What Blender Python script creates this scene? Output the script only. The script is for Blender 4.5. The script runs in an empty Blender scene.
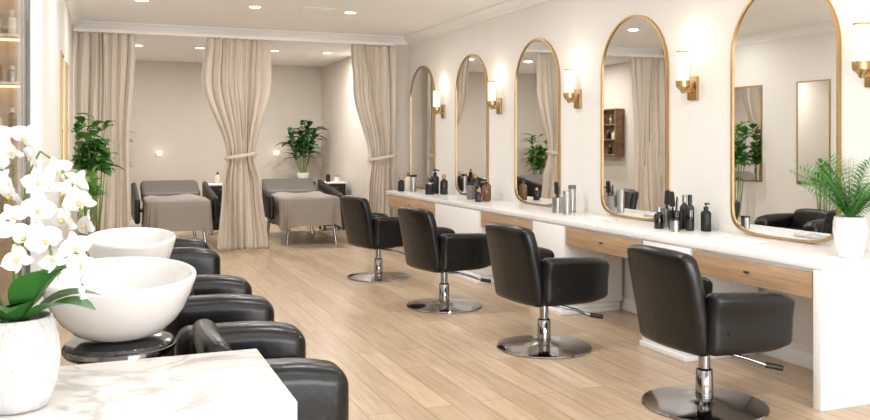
import bpy, bmesh, math, random
from mathutils import Vector, Matrix, Quaternion
from mathutils import noise as NZ_
random.seed(7)
S = bpy.context.scene
COL = S.collection
PI = math.pi
try:
    S.view_settings.view_transform = 'Standard'
    S.view_settings.look = 'None'
    S.view_settings.exposure = 0.0
except Exception:
    pass

# ------------------------------------------------------------------ materials
def lin(c):
    return tuple(((v/255)/12.92 if v/255 <= 0.04045 else ((v/255+0.055)/1.055)**2.4) for v in c) + (1.0,)

def mat(name, c, rough=0.5, metal=0.0, var=0.06, nscale=12.0, bump=0.0, bscale=60.0, spec=0.5, emit=None, estr=0.0, coat=0.0, trans=0.0, stretch=None, bdist=0.01):
    m = bpy.data.materials.new(name); m.use_nodes = True
    nt = m.node_tree; b = nt.nodes['Principled BSDF']
    b.inputs['Roughness'].default_value = rough
    b.inputs['Metallic'].default_value = metal
    b.inputs['Specular IOR Level'].default_value = spec
    b.inputs['Coat Weight'].default_value = coat
    b.inputs['Transmission Weight'].default_value = trans
    tc = nt.nodes.new('ShaderNodeTexCoord')
    mp = nt.nodes.new('ShaderNodeMapping')
    if stretch: mp.inputs['Scale'].default_value = stretch
    nt.links.new(tc.outputs['Object'], mp.inputs['Vector'])
    n = nt.nodes.new('ShaderNodeTexNoise'); n.inputs['Scale'].default_value = nscale; n.inputs['Detail'].default_value = 4
    nt.links.new(mp.outputs['Vector'], n.inputs['Vector'])
    mx = nt.nodes.new('ShaderNodeMix'); mx.data_type = 'RGBA'
    l = lin(c)
    mx.inputs['A'].default_value = tuple(max(0, v*(1-var)) for v in l[:3]) + (1,)
    mx.inputs['B'].default_value = tuple(min(1, v*(1+var)) for v in l[:3]) + (1,)
    nt.links.new(n.outputs['Fac'], mx.inputs['Factor'])
    nt.links.new(mx.outputs['Result'], b.inputs['Base Color'])
    if bump:
        n2 = nt.nodes.new('ShaderNodeTexNoise'); n2.inputs['Scale'].default_value = bscale; n2.inputs['Detail'].default_value = 3
        nt.links.new(mp.outputs['Vector'], n2.inputs['Vector'])
        bp = nt.nodes.new('ShaderNodeBump'); bp.inputs['Strength'].default_value = bump; bp.inputs['Distance'].default_value = bdist
        nt.links.new(n2.outputs['Fac'], bp.inputs['Height']); nt.links.new(bp.outputs['Normal'], b.inputs['Normal'])
    if emit:
        b.inputs['Emission Color'].default_value = lin(emit); b.inputs['Emission Strength'].default_value = estr
    return m

def wood_floor():
    m = bpy.data.materials.new('oak_planks'); m.use_nodes = True
    nt = m.node_tree; b = nt.nodes['Principled BSDF']
    tc = nt.nodes.new('ShaderNodeTexCoord')
    mp = nt.nodes.new('ShaderNodeMapping'); mp.inputs['Rotation'].default_value = (0, 0, PI/2)
    nt.links.new(tc.outputs['Object'], mp.inputs['Vector'])
    br = nt.nodes.new('ShaderNodeTexBrick')
    br.offset = 0.37; br.inputs['Scale'].default_value = 1.0
    br.inputs['Brick Width'].default_value = 1.35; br.inputs['Row Height'].default_value = 0.175
    br.inputs['Mortar Size'].default_value = 0.0026; br.inputs['Mortar Smooth'].default_value = 0.2
    br.inputs['Color1'].default_value = lin((215, 191, 163)); br.inputs['Color2'].default_value = lin((190, 165, 137))
    br.inputs['Mortar'].default_value = lin((140, 116, 93))
    nt.links.new(mp.outputs['Vector'], br.inputs['Vector'])
    mp2 = nt.nodes.new('ShaderNodeMapping'); mp2.inputs['Scale'].default_value = (11, 0.8, 1)
    nt.links.new(tc.outputs['Object'], mp2.inputs['Vector'])
    n = nt.nodes.new('ShaderNodeTexNoise'); n.inputs['Scale'].default_value = 2.2; n.inputs['Detail'].default_value = 6; n.inputs['Roughness'].default_value = 0.65
    nt.links.new(mp2.outputs['Vector'], n.inputs['Vector'])
    rp = nt.nodes.new('ShaderNodeValToRGB')
    rp.color_ramp.elements[0].position = 0.3; rp.color_ramp.elements[0].color = (0.70, 0.67, 0.63, 1)
    rp.color_ramp.elements[1].position = 0.68; rp.color_ramp.elements[1].color = (1.0, 1.0, 1.0, 1)
    nt.links.new(n.outputs['Fac'], rp.inputs['Fac'])
    mx = nt.nodes.new('ShaderNodeMix'); mx.data_type = 'RGBA'; mx.blend_type = 'MULTIPLY'; mx.inputs['Factor'].default_value = 1
    nt.links.new(br.outputs['Color'], mx.inputs['A']); nt.links.new(rp.outputs['Color'], mx.inputs['B'])
    nt.links.new(mx.outputs['Result'], b.inputs['Base Color'])
    b.inputs['Roughness'].default_value = 0.28
    return m

def wood(name, c1, c2, scale=(2, 2, 30), rough=0.45):
    m = bpy.data.materials.new(name); m.use_nodes = True
    nt = m.node_tree; b = nt.nodes['Principled BSDF']
    tc = nt.nodes.new('ShaderNodeTexCoord'); mp = nt.nodes.new('ShaderNodeMapping'); mp.inputs['Scale'].default_value = scale
    nt.links.new(tc.outputs['Object'], mp.inputs['Vector'])
    n = nt.nodes.new('ShaderNodeTexNoise'); n.inputs['Scale'].default_value = 1.6; n.inputs['Detail'].default_value = 6; n.inputs['Distortion'].default_value = 0.6
    nt.links.new(mp.outputs['Vector'], n.inputs['Vector'])
    rp = nt.nodes.new('ShaderNodeValToRGB')
    rp.color_ramp.elements[0].position = 0.32; rp.color_ramp.elements[0].color = lin(c1)
    rp.color_ramp.elements[1].position = 0.68; rp.color_ramp.elements[1].color = lin(c2)
    nt.links.new(n.outputs['Fac'], rp.inputs['Fac']); nt.links.new(rp.outputs['Color'], b.inputs['Base Color'])
    b.inputs['Roughness'].default_value = rough
    return m

def marble(name, base=(240, 237, 233), vein=(196, 190, 186), scale=1.6, rough=0.15, thr=0.06):
    m = bpy.data.materials.new(name); m.use_nodes = True
    nt = m.node_tree; b = nt.nodes['Principled BSDF']
    tc = nt.nodes.new('ShaderNodeTexCoord')
    n = nt.nodes.new('ShaderNodeTexNoise'); n.inputs['Scale'].default_value = scale; n.inputs['Detail'].default_value = 7; n.inputs['Distortion'].default_value = 1.4
    nt.links.new(tc.outputs['Object'], n.inputs['Vector'])
    rp = nt.nodes.new('ShaderNodeValToRGB'); e = rp.color_ramp.elements
    e[0].position = 0.5-thr; e[0].color = lin(base); e[1].position = 0.5+thr; e[1].color = lin(base)
    k = e.new(0.5); k.color = lin(vein)
    nt.links.new(n.outputs['Fac'], rp.inputs['Fac']); nt.links.new(rp.outputs['Color'], b.inputs['Base Color'])
    b.inputs['Roughness'].default_value = rough
    return m

def pane_mat():
    m = bpy.data.materials.new('clear_pane'); m.use_nodes = True
    nt = m.node_tree; nt.nodes.remove(nt.nodes['Principled BSDF'])
    o = nt.nodes['Material Output']
    tr = nt.nodes.new('ShaderNodeBsdfTransparent'); tr.inputs[0].default_value = (0.95, 0.95, 0.93, 1)
    gl = nt.nodes.new('ShaderNodeBsdfGlossy'); gl.inputs['Roughness'].default_value = 0.02
    mx = nt.nodes.new('ShaderNodeMixShader'); mx.inputs[0].default_value = 0.22
    nt.links.new(tr.outputs[0], mx.inputs[1]); nt.links.new(gl.outputs[0], mx.inputs[2]); nt.links.new(mx.outputs[0], o.inputs[0])
    return m

M = dict(
    wall=mat('warm_white_paint', (231, 228, 223), 0.8, var=0.012, nscale=3),
    taupe=mat('taupe_paint', (213, 205, 195), 0.85, var=0.03, nscale=3),
    ceil=mat('ceiling_paint', (247, 246, 245), 0.85, var=0.01, nscale=3),
    trim=mat('white_trim_paint', (244, 243, 241), 0.5, var=0.01),
    floor=wood_floor(),
    oak=wood('oak_drawer_wood', (164, 132, 102), (192, 160, 126), (3, 1.2, 26)),
    panel=wood('warm_display_wood', (158, 130, 102), (188, 160, 130), (2, 2, 9), 0.4),
    dwood=wood('dark_brown_wood', (70, 50, 38), (98, 74, 56), (3, 3, 12)),
    brown=wood('brown_shelf_wood', (118, 92, 70), (150, 120, 92), (3, 3, 10)),
    marble=marble('white_marble', (212, 210, 208), (172, 167, 163), 2.2, 0.3, 0.03),
    quartz=marble('white_quartz', (236, 235, 233), (231, 229, 227), 1.2, 0.25, 0.05),
    white=mat('white_lacquer', (240, 239, 238), 0.35, var=0.01),
    ceramic=mat('white_ceramic', (236, 236, 236), 0.05, var=0.01, coat=0.9),
    pot=mat('stone_white_pot', (192, 190, 188), 0.85, var=0.16, nscale=34, bump=1.0, bscale=60, stretch=(1, 1, 0.35)),
    leather=mat('black_leather', (12, 12, 13), 0.30, var=0.1, nscale=30, bump=0.12, bscale=14, spec=0.42, bdist=0.02),
    seam=mat('dark_seam', (8, 8, 9), 0.6, var=0.1),
    chrome=mat('chrome', (158, 157, 157), 0.09, 1.0, var=0.03),
    blackgloss=mat('black_gloss', (15, 15, 16), 0.12, var=0.1, coat=0.5),
    blackmatte=mat('black_plastic', (18, 18, 19), 0.4, var=0.1),
    gold=mat('brushed_brass', (188, 158, 112), 0.34, 1.0, var=0.08, nscale=40),
    mirror=mat('mirror_glass', (241, 241, 240), 0.01, 1.0, var=0.0),
    curtain=mat('beige_linen', (213, 201, 187), 0.8, var=0.03, nscale=10, bump=0.08, bscale=300),
    band=mat('beige_tieback', (206, 194, 179), 0.85, var=0.06, nscale=30),
    blanket=mat('taupe_towel', (150, 141, 132), 0.95, var=0.08, nscale=25, bump=0.3, bscale=160),
    greyleather=mat('grey_upholstery', (88, 82, 78), 0.55, var=0.08, nscale=20),
    darkframe=mat('dark_metal', (28, 27, 26), 0.4, 0.1, var=0.08),
    leaf=mat('leaf_green', (80, 134, 58), 0.45, var=0.35, nscale=9),
    leafo=mat('orchid_leaf_green', (52, 104, 42), 0.4, var=0.3, nscale=9),
    leafl=mat('light_leaf_green', (128, 172, 84), 0.45, var=0.3, nscale=9),
    leafd=mat('dark_leaf_green', (62, 112, 58), 0.42, var=0.4, nscale=8),
    palm=mat('palm_green', (84, 146, 68), 0.5, var=0.3, nscale=8),
    stem=mat('green_stem', (104, 128, 60), 0.5, var=0.15),
    soil=mat('dark_soil', (60, 46, 36), 0.95, var=0.3, bump=0.6),
    petal=mat('white_petal', (222, 220, 217), 0.5, var=0.03, nscale=30),
    lip=mat('yellow_lip', (206, 182, 112), 0.5, var=0.15),
    glow=mat('warm_lit_glass', (120, 112, 98), 0.5, emit=(255, 243, 214), estr=1.3),
    bulb=mat('bright_lamp_core', (200, 190, 170), 0.5, emit=(255, 244, 220), estr=6.0),
    led=mat('warm_led_strip', (255, 230, 190), 0.4, emit=(255, 206, 140), estr=6.0),
    lamp=mat('downlight_lens', (255, 250, 240), 0.4, emit=(255, 249, 240), estr=10.0),
    silver=mat('brushed_silver', (176, 174, 172), 0.3, 1.0, var=0.08),
    grey=mat('grey_plastic', (110, 107, 104), 0.4, var=0.05),
    amber=mat('amber_bottle', (112, 72, 42), 0.15, var=0.1, coat=0.4),
    cream=mat('cream_plastic', (228, 218, 202), 0.35, var=0.03),
    dark=mat('dark_slot', (40, 36, 34), 0.7, var=0.05),
    pane=pane_mat(),
)

# ------------------------------------------------------------------ helpers
def obj(name, bm, m, parent=None, smooth=True, loc=None, ang=38):
    bmesh.ops.recalc_face_normals(bm, faces=bm.faces)
    me = bpy.data.meshes.new(name); bm.to_mesh(me); bm.free()
    me.materials.append(m)
    if smooth:
        for p in me.polygons: p.use_smooth = True
        try: me.set_sharp_from_angle(angle=math.radians(ang))
        except Exception: pass
    o = bpy.data.objects.new(name, me); COL.objects.link(o)
    if parent: o.parent = parent
    if loc: o.location = loc
    return o

def thing(name, label, cat, loc=(0, 0, 0), rz=0.0, group=None):
    o = bpy.data.objects.new(name, None); COL.objects.link(o)
    o.empty_display_size = 0.1
    o.location = loc; o.rotation_euler = (0, 0, rz)
    o['label'] = label; o['category'] = cat
    if group: o['group'] = group
    return o

def tag(o, label, cat, group=None):
    o['label'] = label; o['category'] = cat
    if group: o['group'] = group
    return o

def struct(name, bm, m, smooth=False):
    o = obj(name, bm, m, None, smooth); o['kind'] = 'structure'; return o

def dup(root, loc, rz, label, group=None, scale=None):
    r = root.copy(); COL.objects.link(r); r.location = loc; r.rotation_euler = (0, 0, rz); r['label'] = label
    if group: r['group'] = group
    if scale: r.scale = scale
    for ch in list(root.children):
        c = ch.copy(); COL.objects.link(c); c.parent = r
        for g in list(ch.children):
            d = g.copy(); COL.objects.link(d); d.parent = c
    return r

def nb(): return bmesh.new()

def bx(bm, lo, hi, bev=0.0, seg=2, rot=None):
    c = [(lo[i]+hi[i])/2 for i in range(3)]; s = [hi[i]-lo[i] for i in range(3)]
    vs = bmesh.ops.create_cube(bm, size=1.0)['verts']
    mt = Matrix.Translation(c) @ (rot.to_4x4() if rot else Matrix.Identity(4)) @ Matrix.Diagonal((*s, 1))
    for v in vs: v.co = mt @ v.co
    if bev:
        es = list({e for v in vs for e in v.link_edges})
        bmesh.ops.bevel(bm, geom=es, offset=bev, segments=seg, profile=0.5, affect='EDGES')
    return bm

def box(lo, hi, bev=0.0, seg=2): return bx(nb(), lo, hi, bev, seg)

def axs(h, r, n):
    a = [-h+r*k for k in (0, 0.22, 0.45, 0.72)]
    b = [(-h+r)+(2*h-2*r)*k/n for k in range(n+1)]
    return a+b+[-x for x in reversed(a)]

def rbox(bm, c, s, r, n=(3, 3, 3), f=None):
    h = [v/2 for v in s]; r = min(r, min(h)*0.99)
    A = [axs(h[i], r, n[i]) for i in range(3)]
    d = {}
    def V(p):
        key = tuple(round(x, 6) for x in p)
        if key in d: return d[key]
        q = Vector([max(-(h[i]-r), min(h[i]-r, p[i])) for i in range(3)])
        e = Vector(p)-q
        w = q+e.normalized()*r if e.length > 1e-9 else q
        w = w+Vector(c)
        if f: w = f(w)
        d[key] = bm.verts.new(w); return d[key]
    for ax in range(3):
        u, v = (ax+1) % 3, (ax+2) % 3
        for sg in (-1, 1):
            for i in range(len(A[u])-1):
                for j in range(len(A[v])-1):
                    q = []
                    for (a, b) in ((i, j), (i+1, j), (i+1, j+1), (i, j+1)):
                        p = [0, 0, 0]; p[ax] = sg*h[ax]; p[u] = A[u][a]; p[v] = A[v][b]; q.append(V(p))
                    if len(set(q)) >= 3:
                        try: bm.faces.new(list(dict.fromkeys(q)))
                        except ValueError: pass
    return bm

def lathe(bm, prof, n=32, c=(0, 0, 0), sx=1.0, sy=1.0, f=None):
    rings = []
    for (r, z) in prof:
        if r < 1e-6: rings.append([bm.verts.new((c[0], c[1], c[2]+z))])
        else:
            ring = []
            for k in range(n):
                a = 2*PI*k/n; rr = r*(f(a, z) if f else 1)
                ring.append(bm.verts.new((c[0]+rr*sx*math.cos(a), c[1]+rr*sy*math.sin(a), c[2]+z)))
            rings.append(ring)
    for A, B in zip(rings, rings[1:]):
        for k in range(n):
            k2 = (k+1) % n
            if len(A) == 1 and len(B) == 1: continue
            if len(A) == 1: bm.faces.new((A[0], B[k], B[k2]))
            elif len(B) == 1: bm.faces.new((A[k], A[k2], B[0]))
            else: bm.faces.new((A[k], A[k2], B[k2], B[k]))
    return bm

def tube(bm, pts, r, n=8):
    P = [Vector(p) for p in pts]; rs = r if isinstance(r, (list, tuple)) else [r]*len(P)
    rings = []; nrm = None
    for i, p in enumerate(P):
        t = (P[min(i+1, len(P)-1)]-P[max(i-1, 0)]).normalized()
        if nrm is None:
            nrm = t.orthogonal().normalized()
        else:
            nrm = (nrm - t*nrm.dot(t)).normalized()
        b = t.cross(nrm)
        rings.append([bm.verts.new(p+(nrm*math.cos(2*PI*k/n)+b*math.sin(2*PI*k/n))*rs[i]) for k in range(n)])
    for A, B in zip(rings, rings[1:]):
        for k in range(n): bm.faces.new((A[k], A[(k+1) % n], B[(k+1) % n], B[k]))
    bm.faces.new(rings[0]); bm.faces.new(rings[-1])
    return bm

def prism(bm, pts, fn, a, b):
    A = [bm.verts.new(fn(p, a)) for p in pts]; B = [bm.verts.new(fn(p, b)) for p in pts]
    n = len(pts)
    for k in range(n): bm.faces.new((A[k], A[(k+1) % n], B[(k+1) % n], B[k]))
    bm.faces.new(A); bm.faces.new(B)
    return bm

def arc(p0, p1, lift, n=10, side=Vector((0, 0, 0))):
    p0, p1 = Vector(p0), Vector(p1); out = []
    for i in range(n+1):
        t = i/n; q = p0.lerp(p1, t); q += Vector((0, 0, lift))*math.sin(PI*t) + side*math.sin(PI*t); out.append(q)
    return out

def leaf(bm, base, d, L, W, droop=0.3, n=6, fold=0.18, peak=0.45):
    base = Vector(base); d = Vector(d).normalized()
    side = d.cross(Vector((0, 0, 1)))
    if side.length < 1e-3: side = Vector((1, 0, 0))
    side.normalize(); up = side.cross(d).normalized()
    prev = None
    for i in range(n+1):
        t = i/n
        c = base+d*(L*t)-Vector((0, 0, 1))*(droop*L*t*t)
        e = math.log(0.5)/math.log(peak)
        w = W*0.5*math.sin(PI*(t**e))**0.8 if 0 < t < 1 else W*0.02
        row = [bm.verts.new(c-side*w+up*(w*fold*2)), bm.verts.new(c), bm.verts.new(c+side*w+up*(w*fold*2))]
        if prev:
            bm.faces.new((prev[0], prev[1], row[1], row[0])); bm.faces.new((prev[1], prev[2], row[2], row[1]))
        prev = row

def light(name, typ, loc, power, color, size=None, rot=(0, 0, 0), shape=None, sy=None, spread=None):
    L = bpy.data.lights.new(name, typ); L.energy = power; L.color = color
    if typ == 'AREA':
        L.shape = shape or 'DISK'; L.size = size
        if sy: L.size_y = sy
        if spread: L.spread = spread
    elif typ == 'POINT': L.shadow_soft_size = size
    o = bpy.data.objects.new(name, L); COL.objects.link(o); o.location = loc; o.rotation_euler = rot
    return o

# ------------------------------------------------------------------ the setting
XW, XL, YB, YC, ZC, ZA = 4.5, -0.35, 16.6, 12.4, 3.2, 3.08
struct('floor', box((-1.2, -2.2, -0.1), (4.8, YB+0.2, 0)), M['floor'])
struct('ceiling', box((-1.2, -2.2, ZC), (4.8, YC, ZC+0.15)), M['ceil'])
struct('ceiling_alcove', box((-0.6, YC, ZA), (4.8, YB+0.2, ZC+0.15)), M['ceil'])
struct('wall_right', box((XW, -2.2, 0), (XW+0.2, YC, ZC)), M['wall'])
struct('wall_alcove_right', box((4.15, YC, 0), (4.7, YB, ZA)), M['taupe'])
struct('wall_back', box((-0.6, YB, 0), (4.7, YB+0.2, ZA)), M['taupe'])
struct('wall_left', box((XL-0.6, 5.3, 0), (XL, YC, ZC)), M['wall'])
struct('wall_alcove_left', box((XL-0.25, YC, 0), (XL, YB, ZA)), M['taupe'])
struct('wall_left_front', box((-1.15, -2.2, 0), (-0.95, 5.3, ZC)), M['wall'])
cor = [(0, 0), (0.11, 0), (0.11, -0.02), (0.085, -0.03), (0.05, -0.06), (0.03, -0.095), (0.02, -0.10), (0.02, -0.125), (0, -0.125)]
struct('trim_1', prism(nb(), cor, lambda p, t: (XW-p[0], t, ZC+p[1]), -2.2, YC), M['trim'])
struct('trim_2', prism(nb(), [(p[0]*0.8, p[1]*0.8) for p in cor], lambda p, t: (t, YC-p[0], ZC+p[1]), XL, XW-0.11), M['trim'])
struct('trim_3', prism(nb(), cor, lambda p, t: (XL+p[0], t, ZC+p[1]), 5.55, YC-0.1), M['trim'])
struct('trim_4', box((XL-0.055, 5.262, 0), (XL+0.03, 5.54, ZC), 0.004), M['trim'])
struct('baseboard_right', box((XW-0.018, -2.2, 0), (XW, YC, 0.11), 0.004), M['trim'])
struct('baseboard_left', box((XL, 5.55, 0), (XL+0.018, YC, 0.11), 0.004), M['trim'])
struct('baseboard_back', box((XL+0.02, YB-0.018, 0), (4.13, YB, 0.11), 0.004), M['trim'])
struct('baseboard_alcove_right', box((4.132, YC+0.02, 0), (4.15, YB-0.02, 0.11), 0.004), M['trim'])

# ------------------------------------------------------------------ worktop along the right wall
XF, ZT = 3.84, 0.853
wt = thing('worktop', 'long white worktop with an end panel running under the mirrors', 'worktop', (0, 0, 0))
obj('slab', box((XF, 3.65, 0.808), (4.495, 11.55, ZT), 0.006), M['quartz'], wt)
obj('end_panel', box((XF, 3.652, 0), (4.478, 3.712, 0.807), 0.003), M['white'], wt)
dl = {0: 'long oak drawer under the worktop end nearest the palm',
      1: 'oak drawer under the worktop between the two nearest salon chairs',
      2: 'oak drawer under the worktop just left of the second nearest chair',
      3: 'farthest oak drawer under the worktop, near the curtains'}
for k, (y0, y1) in enumerate([(3.715, 4.81), (5.37, 6.53), (7.13, 8.32), (9.65, 11.5)]):
    t = thing('drawer_unit', dl[k], 'drawer', (XF, (y0+y1)/2, 0.645), 0, 'oak drawers under the worktop')
    h = (y1-y0)/2-0.004
    obj('body', box((0.032, -h, 0.0), (0.55, h, 0.16), 0.002), M['white'], t)
    fr = obj('drawer_front', box((0.012, -h+0.012, -0.012), (0.03, h-0.012, 0.140), 0.002), M['oak'], t)
    obj('pull', box((0.0, -0.022, 0.062), (0.0125, 0.022, 0.072), 0.003), M['dark'], fr)
cl = ['white cabinet block under the worktop, first from the palm end',
      'white cabinet block under the worktop, second from the palm end',
      'wide white cabinet block under the worktop, farthest from the palm end']
for k, (y0, y1) in enumerate([(4.815, 5.365), (6.535, 7.125), (8.33, 9.64)]):
    t = thing('counter_cabinet', cl[k], 'cabinet', (XF, (y0+y1)/2, 0), 0, 'white cabinets under the worktop')
    h = (y1-y0)/2
    obj('body', box((0.02, -h, 0.09), (0.62, h, 0.806), 0.004), M['white'], t)
    obj('door', box((0.004, -h+0.004, 0.12), (0.02, h-0.004, 0.798), 0.003), M['white'], t)
    obj('plinth', box((-0.03, -h+0.005, 0.0), (0.6, h-0.005, 0.042), 0.006), M['white'], t)
    obj('plinth_step', box((-0.012, -h+0.01, 0.044), (0.6, h-0.01, 0.088), 0.006), M['white'], t)

# ------------------------------------------------------------------ arched mirrors
def outline(w, h, bz, z0=0.0, n=32, e=0.55):
    r = w/2; o = []
    for k in range(n+1): a = PI*k/n; o.append((r*math.cos(a), z0+h-r+r*math.sin(a)))
    for k in range(n+1):
        a = PI+PI*k/n; c, s = math.cos(a), math.sin(a)
        if abs(c) < 1e-9: c = 0.0
        o.append((r*math.copysign(abs(c)**e, c), z0+bz-bz*abs(s)**e))
    return o
def arched_mirror():
    t = thing('wall_mirror', '', 'mirror', (XW-0.001, 4.62, ZT+0.004), 0, 'tall arched mirrors on the right wall')
    w, h, b = 1.01, 1.84, 0.22
    O = outline(w, h, b); I = outline(w-0.034, h-0.034, b-0.006, 0.017)
    bm = nb(); loops = []
    for L, x in ((O, 0.0), (O, -0.026), (I, -0.026), (I, -0.006)):
        loops.append([bm.verts.new((x, y, z)) for y, z in L])
    n = len(O)
    for A, B in zip(loops, loops[1:]):
        for k in range(n): bm.faces.new((A[k], A[(k+1) % n], B[(k+1) % n], B[k]))
    bmesh.ops.remove_doubles(bm, verts=bm.verts, dist=1e-5)
    obj('frame', bm, M['gold'], t)
    G = outline(w-0.032, h-0.032, b-0.006, 0.016)
    bm = prism(nb(), G, lambda p, x: (x, p[0], p[1]), -0.002, -0.014); bmesh.ops.remove_doubles(bm, verts=bm.verts, dist=1e-5)
    obj('mirror_glass', bm, M['mirror'], t, smooth=False)
    return t
ml = ['largest arched gold framed mirror, nearest the palm, cut off at the top',
      'arched gold framed mirror, second from the palm',
      'middle arched gold framed mirror of the five',
      'arched gold framed mirror, second from the curtains',
      'smallest looking arched gold framed mirror, right beside the curtains']
m0 = arched_mirror(); m0['label'] = ml[0]
for k, y in enumerate((6.41, 8.22, 9.98, 11.77)): dup(m0, (XW-0.001, y, ZT+0.004), 0, ml[k+1])

# ------------------------------------------------------------------ sconces
def sconce():
    t = thing('wall_sconce', '', 'wall lamp', (XW-0.001, 5.58, 1.95), 0, 'brass wall lamps between the mirrors')
    obj('backplate', box((-0.022, -0.06, -0.09), (0, 0.06, 0.10), 0.005), M['gold'], t)
    obj('arm', box((-0.125, -0.014, -0.03), (-0.0225, 0.014, -0.002), 0.004), M['gold'], t)
    bm = nb(); lathe(bm, [(0, -0.04), (0.012, -0.036), (0.016, -0.022), (0.03, -0.005), (0.052, 0.015), (0.056, 0.04), (0.056, 0.065), (0.050, 0.065), (0, 0.06)], 28, (-0.111, 0, 0))
    obj('cup', bm, M['gold'], t)
    bm = nb(); lathe(bm, [(0, 0.062), (0.044, 0.062), (0.046, 0.07), (0.046, 0.30), (0.044, 0.305), (0.041, 0.30), (0.041, 0.27), (0, 0.27)], 28, (-0.111, 0, 0))
    gs = obj('glass_shade', bm, M['glow'], t)
    bm = nb(); lathe(bm, [(0, 0.271), (0.040, 0.271), (0.040, 0.276), (0, 0.278)], 20, (-0.111, 0, 0))
    obj('bulb_glow', bm, M['bulb'], gs)
    bm = nb(); lathe(bm, [(0.0465, 0.292), (0.050, 0.292), (0.050, 0.304), (0.0465, 0.304)], 24, (-0.111, 0, 0))
    obj('trim_ring', bm, M['gold'], t)
    return t
sl = ['brass wall lamp with lit glass, between the two nearest mirrors',
      'brass wall lamp with lit glass at the right edge, above the palm',
      'brass wall lamp with lit glass, between second and middle mirrors',
      'brass wall lamp with lit glass, between middle mirror and next toward curtains',
      'farthest brass wall lamp with lit glass, beside the smallest mirror']
s0 = sconce(); s0['label'] = sl[0]; s0.location.z = 1.98
for k, y in enumerate((3.86, 7.36, 9.16, 10.95)): dup(s0, (XW-0.001, y, 1.98), 0, sl[k+1])
for y in (5.58, 3.86, 7.36, 9.16, 10.95): light('sconce_lamp', 'POINT', (XW-0.112, y, 2.35), 1.7, (1.0, 0.86, 0.66), 0.03)

def rect_mirror(y0, y1, z0, z1, label):
    t = thing('framed_mirror', label, 'mirror', (XL, (y0+y1)/2, z0), 0, 'rectangular mirrors on the left wall')
    h = (y1-y0)/2; H = z1-z0; bm = nb(); loops = []
    for (e, x) in ((0, 0.001), (0, 0.014), (0.02, 0.014), (0.02, 0.004)):
        loops.append([bm.verts.new((x, y, z)) for y, z in ((-h+e, e), (h-e, e), (h-e, H-e), (-h+e, H-e))])
    for A, B in zip(loops, loops[1:]):
        for k in range(4): bm.faces.new((A[k], A[(k+1) % 4], B[(k+1) % 4], B[k]))
    obj('frame', bm, M['gold'], t)
    obj('mirror_glass', box((0.002, -h+0.019, 0.019), (0.008, h-0.019, H-0.019)), M['mirror'], t, smooth=False)
rect_mirror(8.7, 9.3, 0.95, 2.42, 'rectangular framed mirror on the left wall, seen right inside the largest mirror')
rect_mirror(9.98, 10.62, 0.95, 2.42, 'rectangular framed mirror on the left wall, seen left inside the largest mirror')

# ------------------------------------------------------------------ salon chairs
def styling_chair():
    t = thing('styling_chair', '', 'salon chair', (3.3, 4.0, 0), 0, 'black salon chairs along the mirrors')
    bm = nb()
    rbox(bm, (0.06, 0, 0.45), (0.52, 0.50, 0.15), 0.05, (4, 4, 2), lambda w: Vector((w.x, w.y, w.z+(0.012 if w.z > 0.46 else 0)*math.cos(w.y*5))))
    obj('seat', bm, M['leather'], t)
    def fb(w):
        k = (w.z-0.36)/0.58
        x = w.x - 0.11*max(0, k)**1.2 + 0.45*w.y*w.y
        top = max(0.0, (k-0.72)/0.28)
        z = w.z - 0.022*min(1.0, (abs(w.y)/0.29))**3*top
        y = w.y*(1+0.04*math.sin(PI*max(0, min(1, k)))-0.035*top*top)
        return Vector((x, y, z))
    bm = nb(); rbox(bm, (-0.245, 0, 0.655), (0.10, 0.57, 0.585), 0.046, (1, 10, 8), fb)
    bk = obj('backrest', bm, M['leather'], t)
    bm = nb()
    tube(bm, [fb(Vector((-0.1935, y, 0.83))) for y in [-0.25+0.05*i for i in range(11)]], 0.004, 6)
    obj('seam', bm, M['seam'], bk)
    for s in (-1, 1):
        def fa(w, s=s):
            k = max(0.0, min(1.0, (w.x+0.23)/0.56)); q = (w.z-0.375)/0.35
            drop = 0.02*k + 0.035*max(0.0, (k-0.70)/0.30)**2
            z = w.z - drop*max(0, q)
            z = z + 0.035*max(0.0, (k-0.65)/0.35)**2*max(0, 1-2*q)
            th = 1.0+0.35*max(0, min(1, (q-0.6)/0.3))
            y0 = s*0.29
            return Vector((w.x, y0+(w.y-y0)*th+s*(0.04*math.sin(PI*0.7*k)+0.012*q), z))
        bm = nb(); rbox(bm, (0.05, s*0.29, 0.55), (0.56, 0.09, 0.35), 0.044, (8, 1, 8), fa)
        a = obj('armrest', bm, M['leather'], t)
        for z in (0.64, 0.50):
            bm = nb(); lathe(bm, [(0, 0.008), (0.008, 0.006), (0.012, 0), (0, 0)], 12)
            R = Matrix.Translation((-0.13, s*0.356, z)) @ Matrix.Rotation(-s*PI/2, 4, 'X')
            for v in bm.verts: v.co = R @ v.co
            obj('stud', bm, M['seam'], a)
    obj('mount', bx(nb(), (-0.13, -0.11, 0.335), (0.15, 0.11, 0.385), 0.008), M['blackmatte'], t)
    bm = nb(); lathe(bm, [(0, 0.03), (0.05, 0.03), (0.052, 0.05), (0.048, 0.21), (0.044, 0.215), (0.034, 0.22), (0.033, 0.34), (0, 0.34)], 28)
    obj('column', bm, M['chrome'], t)
    bm = nb(); lathe(bm, [(0, 0.0), (0.355, 0.0), (0.36, 0.006), (0.355, 0.014), (0.30, 0.022), (0.18, 0.032), (0.10, 0.042), (0.07, 0.052), (0, 0.055)], 56)
    obj('base', bm, M['chrome'], t)
    bm = nb(); tube(bm, [(0.03, -0.02, 0.32), (0.1, -0.08, 0.315), (0.2, -0.13, 0.285), (0.29, -0.17, 0.25), (0.33, -0.185, 0.24)], 0.011, 10)
    lv = obj('pump_lever', bm, M['chrome'], t)
    bm = nb(); tube(bm, [(0.3, -0.173, 0.247), (0.33, -0.186, 0.24), (0.39, -0.21, 0.228)], 0.017, 10)
    obj('pedal_grip', bm, M['blackmatte'], lv)
    return t
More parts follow.
